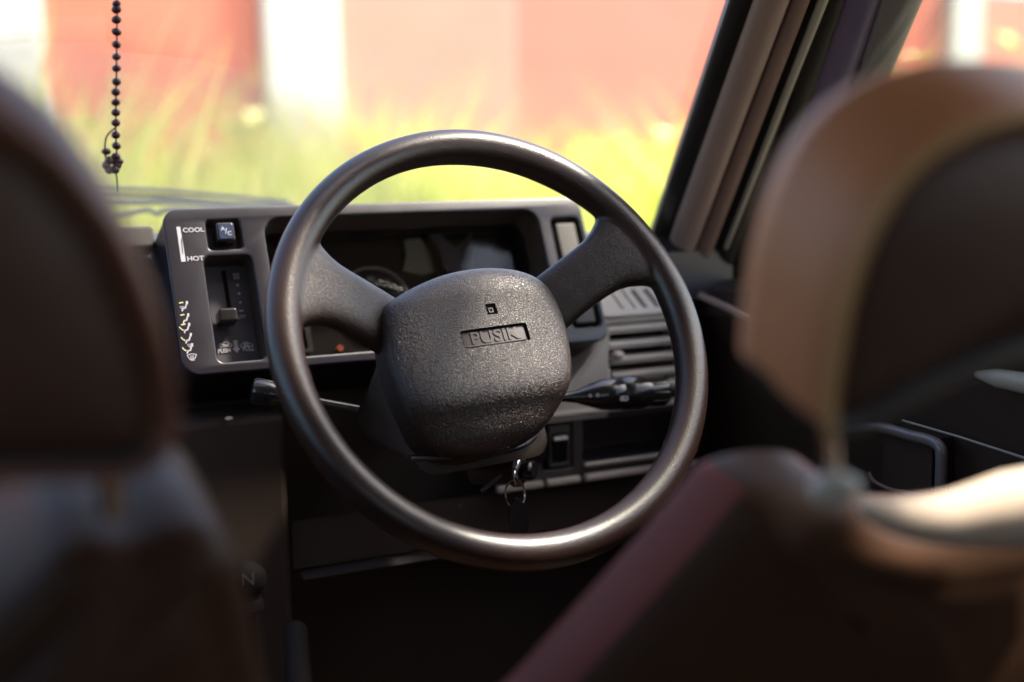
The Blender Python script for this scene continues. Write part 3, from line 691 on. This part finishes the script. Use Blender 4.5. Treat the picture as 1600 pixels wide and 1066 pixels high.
# ================================================================== STEERING WHEEL
WT = 29.32; WC = Vector((0.4575, 0.9728, H0-0.1497))
W = Frame(WC, WT, roll=3.0)
wheel = thing('steering_wheel', 'black two spoke steering wheel with grained centre pad', 'steering wheel', WC)
RR = .1853; rr = .0145
n1, n2 = 240, 40
V, F = [], []
for i in range(n1):
    a = 2*math.pi*i/n1; d = math.degrees(a)
    g = math.exp(-((d-72)/24)**2)                     # finger swell at the upper right
    grip = 1+0.10*g + 0.02*math.sin(math.radians(d*9))*g
    for j in range(n2):
        b_ = 2*math.pi*j/n2; cr_, sr_ = math.cos(b_), math.sin(b_)
        rad = RR + rr*grip*cr_*(1.04 if cr_ < 0 else 1.0); zz = rr*0.98*sr_*grip
        if sr_ < -.3: zz *= 1.12
        V.append(W(rad*math.cos(a), rad*math.sin(a), zz))
F = [(i*n2+j, ((i+1) % n1)*n2+j, ((i+1) % n1)*n2+(j+1) % n2, i*n2+(j+1) % n2) for i in range(n1) for j in range(n2)]
# spokes: lofts flaring into the rim; fused with it by a voxel union so the roots are filleted
def spoke(sgn):
    rings = []
    c0 = Vector((.050, .024, -.062)); c1 = Vector((RR*math.cos(R(24)), RR*math.sin(R(24)), -.001))
    for k in range(13):
        t_ = k/12; c = c0.lerp(c1, t_); c.z = c0.z*(1-t_)**1.3 + c1.z*t_
        c.y += .004*math.sin(math.pi*t_)
        hw = (.030 - .0035*math.sin(math.pi*min(1, t_*1.1)) + .024*max(0, (t_-.62)/.38)**2.0)
        hd = .016*(1-t_)+.0125*t_
        dirv = (c1-c0); dirv.z = 0; dirv.normalize(); nrm = Vector((-dirv.y, dirv.x, 0))
        if t_ > .6:                                   # the end ring bends round with the rim
            pass
        ring = []
        for q in range(28):
            a = 2*math.pi*q/28; e = .72
            u_ = math.copysign(abs(math.cos(a))**e, math.cos(a)); v_ = math.copysign(abs(math.sin(a))**e, math.sin(a))
            y_off = u_*hw
            bend = -(y_off**2)/(2*RR)*1.0*max(0, (t_-.5)*2)
            p = c + nrm*y_off + dirv*bend + Vector((0, 0, v_*hd))
            ring.append(W(sgn*p.x, p.y, p.z))
        rings.append(ring)
    return loft(rings)
parts = [(V, F), spoke(1), spoke(-1)]
me = bpy.data.meshes.new('raw'); vv, ff = cat_mesh(parts); me.from_pydata([tuple(v) for v in vv], [], ff)
bm = bmesh.new(); bm.from_mesh(me)
bmesh.ops.recalc_face_normals(bm, faces=bm.faces); bm.to_mesh(me); bm.free()
raw = bpy.data.objects.new('raw', me); COL.objects.link(raw)
md = raw.modifiers.new('r', 'REMESH'); md.mode = 'VOXEL'; md.voxel_size = .0016; md.use_smooth_shade = True
ms = raw.modifiers.new('s', 'SMOOTH'); ms.factor = 0.5; ms.iterations = 14
dg = bpy.context.evaluated_depsgraph_get(); dg.update()
fused = bpy.data.meshes.new_from_object(raw.evaluated_get(dg)); bpy.data.objects.remove(raw)
print('FUSED', len(fused.vertices)); co = np.empty(len(fused.vertices)*3); fused.vertices.foreach_get('co', co); co = co.reshape(-1, 3)
no = np.empty(len(fused.vertices)*3); fused.vertices.foreach_get('normal', no); no = no.reshape(-1, 3)
X_, Y_ = np.array(W.X), np.array(W.Y); rel = co-np.array(WC); lx, ly = rel@X_, rel@Y_; rad = np.hypot(lx, ly)
polys = [tuple(p.vertices) for p in fused.polygons]
cls = [('rim' if (sum(rad[i] for i in p)/len(p)) > RR-rr*1.08 or not (-12 < math.degrees(math.atan2(ly[p[0]], abs(lx[p[0]]))) < 58) else ('spoke_r' if lx[p[0]] > 0 else 'spoke_l')) for p in polys]
for key, nm, lab in (('rim', 'rim', None), ('spoke_l', 'spoke', 'left spoke running level to the rim'), ('spoke_r', 'spoke', 'right spoke slanting up to the rim')):
    fs = [p for p, c in zip(polys, cls) if c == key]; used = sorted({i for p in fs for i in p}); mp = {v: k for k, v in enumerate(used)}
    me = bpy.data.meshes.new(nm); me.from_pydata(co[used].tolist(), [], [tuple(mp[i] for i in p) for p in fs]); me.update()
    me.polygons.foreach_set('use_smooth', [True]*len(fs)); me.normals_split_custom_set_from_vertices(no[used].tolist())
    me.materials.append(MT['rim'] if key == 'rim' else MT['spoke'])
    link(bpy.data.objects.new(nm, me), wheel, lab)
bpy.data.meshes.remove(fused)
# centre pad
def pad_outline(th):
    # shield-like outline in the wheel plane
    P = [(-.083, .046), (-.060, .060), (-.020, .0715), (.020, .0735), (.054, .066), (.073, .050), (.080, .022), (.078, -.012), (.069, -.042), (.051, -.066), (.027, -.081), (0, -.085), (-.034, -.085), (-.066, -.073), (-.084, -.046), (-.090, -.014), (-.089, .020)]
    return P
po = [(v.x-.004, v.y) for v in spline([(x, y, 0) for x, y in pad_outline(0)], 8, True)]
NP = len(po)
def pad_h(x, y, s_):
    e = max(0.0, (s_-.55)/.45)
    h = -.002 - .019*(1-math.sqrt(max(0, 1-e**3)))
    h -= .10*max(0, y-.045)                             # upper slope leans back
    yy = y + .052
    k = 1/(1+math.exp(yy*230))                          # crease: the lower part steps back
    h -= k*.010 + .42*max(0, -yy)
    h -= .35*(x*x)
    return h
rings = []
ss = [.02] + [.04*k for k in range(1, 20)] + [.8, .83, .86, .89, .91, .93, .95, .965, .98, .99, 1.0]
for s_ in ss:
    rings.append([W(x*s_, (y+.005)*s_-.005, pad_h(x*s_, (y+.005)*s_-.005, s_)) for x, y in po])
for dz in (.004, .015, .035):
    rings.append([W(x*(1-dz*.9), y*(1-dz*.9), pad_h(x, y, 1)-dz) for x, y in po])
V, F = loft(rings); pad = mesh('centre_pad', V, F, MT['pad'], wheel, label='grained leather look centre pad', angle=80)
# cut the badge well and the little square well with boolean
def cutter(poly, z0, z1):
    n = len(poly); rings = [[W(x, y, z) for x, y in poly] for z in (z0, z1)]
    me = bpy.data.meshes.new('cut'); v, f = loft(rings); me.from_pydata([tuple(q) for q in v], [], f)
    bm = bmesh.new(); bm.from_mesh(me); bmesh.ops.recalc_face_normals(bm, faces=bm.faces); bm.to_mesh(me); bm.free()
    return bpy.data.objects.new('cut', me)
EX0, EX1, EY0, EY1 = -.0330, .0300, -.0050, .0115
zf = pad_h(0, .004, 0)
c1 = cutter(rrect(EX0, EY0, EX1, EY1, .0022, 4), zf-.0065, .02); c2 = cutter(rrect(-.0035, .0225, .0065, .0325, .001, 3), pad_h(0, .027, .3)-.004, .02)
for c in (c1, c2):
    COL.objects.link(c); bo = pad.modifiers.new('b', 'BOOLEAN'); bo.object = c; bo.operation = 'DIFFERENCE'; bo.solver = 'EXACT'
dg = bpy.context.evaluated_depsgraph_get(); dg.update()
nm_ = bpy.data.meshes.new_from_object(pad.evaluated_get(dg)); pad.modifiers.clear(); pad.data = nm_
nm_.transform(Matrix.Identity(4))
bm = bmesh.new(); bm.from_mesh(nm_)
for f in bm.faces: f.smooth = True
for e in bm.edges: e.smooth = not (len(e.link_faces) == 2 and e.calc_face_angle(0) > R(35))
bm.to_mesh(nm_); bm.free()
for c in (c1, c2): bpy.data.objects.remove(c)
bd = plate('badge', [rrect(EX0+.0012, EY0+.0012, EX1-.0012, EY1-.0012, .0012)], W, zf-.0028, .0034, MT['badge'], wheel, bev=.0005, label='oblong badge with worn raised lettering')
text('raised_lettering', 'PUSIK', W, -.0015, .0034, .0152, zf-.0026, MT['badge'], bd, sx=1.18, depth=.0006, bold=.0002, label='worn raised letters on the badge')
plate('raised_bar', [rrect(EX0+.003, EY0+.0018, EX1-.003, EY0+.0028, .0004)], W, zf-.0020, .001, MT['badge'], bd)
sq = plate('square_emblem', [rrect(-.0005, .0250, .0040, .0296, .0004), rrect(.0007, .0262, .0028, .0284, .0002)], W, pad_h(0, .027, .3)-.0018, .0022, MT['badge'], wheel, label='tiny square emblem above the badge')
plate('hub', [circ(0, 0, .055, 32)], W, -.045, .045, MT['dark'], wheel, bev=.004)

# ================================================================== STEERING COLUMN
colm = thing('steering_column', 'dark steering column shroud behind the wheel with two stalks', 'steering column', W(0, 0, -.1))
rings = []
for z, hw, t_, b_ in ((-.088, .064, .045, -.080), (-.092, .066, .050, -.086), (-.15, .062, .045, -.055), (-.24, .055, .030, -.005)):
    rings.append([W(x, y, z) for x, y in rrect(-hw, b_, hw, t_, .02, 5)])
mesh('shroud', *loft(rings), MT['dark'], colm)
# lip of the lower shroud catching light below the pad
q0, q1, q2, q3, q4 = [at_y(*p, y) for p, y in (((640, 716), .98), ((700, 714), .985), ((770, 708), .99), ((815, 697), 1.0), ((836, 682), 1.02))]
mesh('shroud_lip', *tube(spline([q0, q1, q2, q3, q4], 5), [.0028]*21, 10), MT['dash'], colm)
# side edge of the shroud seen through the wheel
# right stalk
s0, s1 = at_y(800, 627, 1.085), at_y(1043, 610, 1.07)
L = (s1-s0).length; fx = lambda px: (px-800)/243*L
prof = [(0, .0042), (fx(880), .0042), (fx(897), .0062), (fx(920), .0115), (fx(935), .0148), (fx(950), .0158), (fx(966), .0160), (fx(967), .0155), (fx(969), .0164), (fx(1000), .0162), (fx(1008), .0148), (fx(1012), .0144), (fx(1036), .0144), (L-.002, .0130), (L, .009)]
stalk = mesh('indicator_stalk', *lathe(s0, s1, prof, 36), MT['gloss'], colm, label='glossy black stalk to the right of the hub', angle=50)
dS = (s1-s0).normalized(); uS = (CAM-s0); uS = (uS-dS*uS.dot(dS)).normalized(); vS = dS.cross(uS)
for k in range(10):
    a = R(36*k+8); o_ = s0+dS*fx(1012); d_ = uS*math.cos(a)+vS*math.sin(a)
    mesh('grip_ridge', *tube([o_+d_*.0138, o_+dS*.016+d_*.0138], .0013, 6), MT['gloss'], stalk)
SF = Frame(s0+dS*fx(927)+uS*.0122+Vector((0, 0, .002)), X=dS, Y=Vector((0, 0, 1)))
def sfr(px, r_, dz=0): return Frame(s0+dS*fx(px)+uS*(r_+.0003)+Vector((0, 0, dz)), X=dS, Y=Vector((0, 0, 1)))
plate('arrow_symbol', [circ(0, 0, .0017, 10), circ(0, 0, .0009, 8)], sfr(912, .0110), 0, .0005, MT['ink'], stalk)
plate('arrow_symbol', [circ(0, 0, .0019, 10), circ(0, 0, .0009, 8)], sfr(923, .0126), 0, .0005, MT['ink'], stalk)
plate('lamp_symbol', [rrect(-.0046, -.0026, .0046, .0026, .0022), circ(.0014, .0004, .0012, 12)], sfr(962, .0154, -.005), .0006, .0006, MT['ink'], stalk)
plate('mark', [rrect(-.0004, -.0014, .0004, .0014, .0002)], sfr(956, .0158, .003), 0, .0005, MT['ink'], stalk)
# left stalk
s0, s1 = at_y(560, 640, 1.10), at_y(392, 610, 1.12)
L = (s1-s0).length
prof = [(0, .004), (L*.45, .0042), (L*.62, .006), (L*.72, .010), (L*.78, .0118), (L*.96, .0122), (L*.99, .0105), (L, .006)]
ls = mesh('wiper_stalk', *lathe(s0, s1, prof, 30), MT['gloss'], colm, label='glossy black stalk to the left of the hub')
dS = (s1-s0).normalized(); uS = (CAM-s1); uS = (uS-dS*uS.dot(dS)).normalized()
for k, dx_ in enumerate((.72, .78, .84)):
    plate('mark', [rrect(-.0004, -.002, .0004, .002, .0002)], Frame(s0+dS*L*dx_+uS*.0115, X=dS, Y=Vector((0, 0, 1))), .0012, .0005, MT['ink'], ls)
# ignition lock
ig0 = at_y(800, 728, 1.05); ig1 = at_y(822, 722, 1.02)
igd = Vector((.55, -.72, .1)).normalized()
lk = at_y(814, 735, 1.045)
mesh('ignition_lock', *lathe(lk-igd*.05, lk, [(0, .013), (.040, .013), (.043, .0155), (.049, .0155), (.05, .013)]), MT['dark'], colm)
mesh('lock_ring', *lathe(lk-igd*.0005, lk+igd*.003, [(0, .0120), (.002, .0120), (.003, .0105)]), MT['chrome'], colm, label='bright ring round the ignition lock')

# key and ring
key = thing('ignition_key', 'car key in the ignition with ring and dark fob hanging below', 'key', lk)
mesh('key_head', *lathe(lk+igd*.006-Vector((0, 0, .0)), lk+igd*.014, [(0, .008), (.001, .0092), (.006, .0092), (.008, .007)], 20), MT['gloss'], key)
c_ = at_y(805, 772, 1.03)
def ringpts(c, r_, ax, n=26):
    a = Vector(ax).normalized(); u = a.orthogonal().normalized(); v = a.cross(u)
    return [c+(u*math.cos(6.2832*k/n)+v*math.sin(6.2832*k/n))*r_ for k in range(n)]
mesh('key_ring', *tube(ringpts(c_, .0125, (.3, -.9, .2)), .0010, 6, True), MT['chrome'], key)
c2_ = at_y(806, 745, 1.02); mesh('key_ring', *tube(ringpts(c2_, .0085, (.8, -.5, .1)), .0010, 6, True), MT['chrome'], key)
p = [at_y(*q, 1.025) for q in ((806, 778), (820, 790), (826, 812), (822, 834), (810, 840), (798, 832), (796, 800))]
n_ = Vector((-.3, -1, 0)).normalized(); pp = spline(p, 4, True)
mesh('fob', *loft([[q-n_*.004 for q in pp], [q+n_*.003 for q in pp]]), MT['gloss'], key)
mesh('fob_tip', *tube([at_y(808, 836, 1.02), at_y(808, 852, 1.02)], .0016, 8), MT['chrome'], key)
mesh('spare_key', *cat_mesh([tube([at_y(783, 742, 1.03), at_y(752, 768, 1.03)], .0022, 6), tube([at_y(716, 793, 1.035), at_y(722, 790, 1.035)], .0022, 6)]), MT['badge'], key)

# ================================================================== SEATS
def traced(name, back, front, yb, yf, rake, mts, parent, n=6, inset=.9, dome=.012):
    """cushion body: rear outline (pixels at the rear plane) and widest outline (pixels on the plane in front of it)"""
    t_ = R(rake); N = Vector((0, -math.cos(t_), -math.sin(t_)*-1)).normalized()
    N = Vector((0, -math.cos(t_), math.sin(t_)*0+math.sin(t_))).normalized()
    return N
def cushion(name, outl, o, tilt, depth, mt, parent, prof, label=None, panel=None, sub=0):
    """outline (pixels) traced at its own distance on a plane through o; prof = [(z back-to-front, inset metres)]"""
    f = Frame(o, tilt)                              # local z points back towards the rear seat
    P = [Vector((*f.px(*p), 0)) for p in outl]
    P = spline(P, 6, True)
    c = sum(P, Vector())/len(P)
    def ins(k): 
        out = []; n = len(P)
        for i in range(n):
            tg = (P[(i+1) % n]-P[i-1]).normalized(); nr = Vector((tg.y, -tg.x, 0))
            if nr.dot(c-P[i]) < 0: nr = -nr
            out.append(P[i]+nr*k)
        return out
    rings = []
    for z, k in prof:
        q = ins(k) if k < .03 else [v.lerp(c, (k-.0)/max((v-c).length, 1e-4)*1.0 if (v-c).length > k else 1) for v in P]
        rings.append([f(v.x, v.y, z) for v in q])
    return f, P, c, ins, mesh(name, *loft(rings), mt, parent, label=label, angle=60)
# ---- driver seat
ds = thing('driver_seat', 'dark seat with big brown leather headrest on the right, its back to us', 'seat', (.49, .62, .31), 'front seats seen from behind')
hr_out = [(1292, 668), (1290, 620), (1300, 550), (1314, 475), (1340, 390), (1382, 305), (1442, 240), (1515, 200), (1600, 180), (1720, 185), (1830, 225), (1885, 300), (1870, 390), (1790, 470), (1660, 530), (1540, 566), (1420, 620), (1340, 665)]
hd = .42
def hprof(rad, dep, kk=6):
    pr = []
    for k in range(kk+1):
        a = math.pi/2*k/kk; pr.append((-rad*(1-math.sin(math.pi/2-a)) if False else -rad*(1-math.cos(a)), rad*(1-math.sin(a))))
    pr.append((-dep+rad, 0.0))
    for k in range(1, kk+1):
        a = math.pi/2*k/kk; pr.append((-dep+rad-rad*math.sin(a), rad*(1-math.cos(a))))
    return pr
def headrest(parent, outl, o, tilt, grow, dep, lab, mt, lift=0.0, yl=-9):
    f = Frame(o, tilt); P = spline([Vector((*f.px(*p), 0)) for p in outl], 8, True); n = len(P)
    c = sum(P, Vector())/n
    nrm = []
    for i in range(n):
        tg = (P[(i+3) % n]-P[i-3]).normalized(); nr = Vector((tg.y, -tg.x, 0)); nrm.append(nr if nr.dot(c-P[i]) < 0 else -nr)
    def ring(z, k): return [f(P[i].x+nrm[i].x*k, P[i].y+nrm[i].y*k+lift*min(1, max(0, -z)/.04), z) for i in range(n)]
    pr = [(-.010, -.008), (.002, -.005), (.005, -.001), (.002, .003), (-.012, .004+grow*.35), (-.030, .004+grow*.75), (-.050, .004+grow), (-dep*.7, .004+grow*.9), (-dep*.9, .001+grow*.3), (-dep, -.02)]
    hr = mesh('headrest', *loft([ring(z, k) for z, k in pr]), mt, parent, angle=100, label=lab)
    hr.data.materials.append(MT['rubber_and_shade'])  # second slot blackens the underside faces: shade painted onto the headrest
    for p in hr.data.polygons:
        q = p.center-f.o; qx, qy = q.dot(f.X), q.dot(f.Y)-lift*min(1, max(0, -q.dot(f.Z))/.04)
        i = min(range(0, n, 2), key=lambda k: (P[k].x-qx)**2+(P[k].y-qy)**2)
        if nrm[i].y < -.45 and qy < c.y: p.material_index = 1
    pv = ring(.003, .0005)
    if lift > .005: pv = pv[:int(n*.6)]
    mesh('piping', *tube(pv, .0030, 8, lift <= .005), MT['piping'] if mt is MT['leather'] else mt, hr)
    scl = lambda k: [f((P[i].x-c.x)*k+c.x, (P[i].y-c.y)*k+c.y, 0) for i in range(n)]
    rings = [[p+f.Z*z for p in q] for q, z in ((ring(0, -.004), -.012), (ring(0, -.006), -.001), (ring(0, -.014), .0035), (scl(.6), .009), (scl(.3), .011), (scl(.02), .0115))]
    mesh('headrest_panel', *loft(rings), MT['fabric'], hr, angle=100)
    return f, hr
o1 = at_y(1290, 560, hd)
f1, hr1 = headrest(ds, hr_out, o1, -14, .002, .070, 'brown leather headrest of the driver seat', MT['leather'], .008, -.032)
def post_tube(par, a, b_, r_=.006):
    mesh('headrest_post', *tube([a, b_], r_, 12), MT['chrome'], par)
post_tube(ds, at_y(1300, 790, .47), at_y(1292, 640, .46), .0045)
o = mesh('post_collar', *lathe(at_y(1306, 775, .46), at_y(1302, 735, .46), [(0, .012), (.006, .012), (.009, .008), (.010, .006)]), MT['seal'], ds)
def seatback(parent, outl, y, tilt, dep, lab, rad=.035, side=-.02):
    o = at_y(outl[0][0], outl[0][1], y); f = Frame(o, tilt)
    P = [Vector((*f.px(*p, -dep*.6), 0)) for p in outl]; P = spline(P, 5, True); n = len(P); c = sum(P, Vector())/n
    nrm = []
    for i in range(n):
        tg = (P[(i+2) % n]-P[i-2]).normalized(); nr = Vector((tg.y, -tg.x, 0)); nrm.append(nr if nr.dot(c-P[i]) < 0 else -nr)
    def ring(z, k): return [f(P[i].x+nrm[i].x*k, P[i].y+nrm[i].y*k, z) for i in range(n)]
    scl = lambda k, z: [f((P[i].x-c.x)*k+c.x, (P[i].y-c.y)*k+c.y, z) for i in range(n)]
    rings = [scl(.02, .022), scl(.4, .021), scl(.7, .016)]
    for k in range(7):
        a = math.pi/2*k/6; rings.append(ring(-rad*(1-math.cos(a)), -rad*(1-math.sin(a))-.002))
    for k in range(1, 7):
        a = math.pi/2*k/6; rings.append(ring(-dep+rad-rad*math.sin(a), -rad*(1-math.cos(a))))
    o = mesh('backrest', *loft(rings), MT['seat'], parent, angle=100, label=lab)
    o.data.materials.append(MT['maroon'])  # maroon on the left edge faces only
    for p in o.data.polygons:
        if (p.center-f.o).dot(f.Z) < -.045 and (p.center-f.o).dot(f.X) < c.x-.12 and (p.center-f.o).dot(f.Y) < side: p.material_index = 1
    return f, o
sb = [(1092, 775), (1120, 742), (1165, 724), (1225, 716), (1268, 726), (1300, 762), (1350, 782), (1420, 786), (1500, 778), (1600, 752), (1750, 720), (1900, 730), (1990, 800), (2050, 1000), (2100, 1400), (2100, 2100), (1500, 2200), (700, 2100), (640, 1500), (720, 1200), (835, 1066), (940, 950), (1030, 850)]
f2, bk1 = seatback(ds, sb, .50, -14, .085, 'dark vinyl backrest of the driver seat', rad=.03)
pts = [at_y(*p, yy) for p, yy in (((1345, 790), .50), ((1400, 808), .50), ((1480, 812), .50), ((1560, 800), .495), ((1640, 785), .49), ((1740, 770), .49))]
mesh('shoulder_sunlight', *tube(spline(pts, 5), [.004+.017*min(1, k/16) for k in range(26)], 16), MT['seat_sunlit'], ds, label='cream roll added as the sunlit patch on the right shoulder of the driver seat')  # added roll; its cream colour paints the sun on the dark vinyl
mesh('seat_cushion', *box((.22, .60, .42), (.74, 1.0, .60)), MT['seat'], ds); bevel(scn.objects['seat_cushion'], .04, 5)
# ---- passenger seat
ps = thing('passenger_seat', 'dark seat with rounded headrest at the left edge of view, its back to us', 'seat', (-.03, .68, .31), 'front seats seen from behind')
hp_out = [(-250, 170), (-140, 150), (-40, 170), (30, 208), (90, 254), (140, 315), (180, 375), (218, 460), (248, 545), (262, 620), (256, 690), (208, 728), (100, 735), (-40, 735), (-200, 730), (-400, 735), (-520, 700), (-545, 560), (-510, 360), (-420, 210)]
o2 = at_y(250, 560, .50)
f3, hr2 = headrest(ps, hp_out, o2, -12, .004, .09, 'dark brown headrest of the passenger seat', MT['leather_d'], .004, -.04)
sp_ = [(118, 744), (175, 748), (225, 728), (282, 730), (325, 765), (345, 830), (362, 920), (390, 1040), (420, 1300), (430, 1800), (0, 1900), (-900, 1900), (-900, 1300), (-700, 900), (-400, 850), (-200, 860), (-90, 880), (0, 815), (60, 762)]
f4, bk2 = seatback(ps, sp_, .52, -12, .13, 'dark vinyl backrest of the passenger seat', rad=.022)
post_tube(ps, at_y(175, 800, .54), at_y(170, 700, .53)); post_tube(ps, at_y(-300, 880, .54), at_y(-300, 700, .53))
mesh('seat_cushion', *box((-.30, .62, .42), (.16, 1.05, .60)), MT['seat'], ps)

# ================================================================== GEAR LEVER
gc = at_y(388, 906, 1.0)
gear = thing('gear_lever', 'black gear selector marked N beside the passenger seat', 'gear lever', (gc.x, gc.y, .45))
mesh('knob', *sphere(gc, .015, 1.0, 24), MT['gap'], gear)
d_ = (CAM-gc).normalized(); gf = Frame(gc+d_*.0148, X=d_.cross(Vector((0, 0, 1)))*-1, Y=Vector((0, 0, 1)))
text('lettering', 'N', gf, 0, 0, .014, .0004, MT['ink_d'], gear, label='letter N on the knob')
mesh('collar', *lathe(gc-Vector((0, 0, .026)), gc-Vector((0, 0, .015)), [(0, .010), (.002, .012), (.009, .011), (.011, .009)]), MT['gap'], gear)
mesh('lever', *tube([gc-Vector((0, 0, .02)), Vector((gc.x+.01, gc.y+.04, .47))], .006, 10), MT['gap'], gear)
mesh('tunnel_console', *box((.17, .45, .31), (.30, 1.17, .55)), MT['dark'], dash); bevel(scn.objects['tunnel_console'], .012)
hb = thing('handbrake', 'dark handbrake lever low between the seats', 'handbrake', (.27, .9, .55))
mesh('handbrake_lever', *tube([at_y(470, 1120, .85), at_y(462, 985, .95)], [.010, .009], 14), MT['gap'], hb)
bpy.context.view_layer.update()
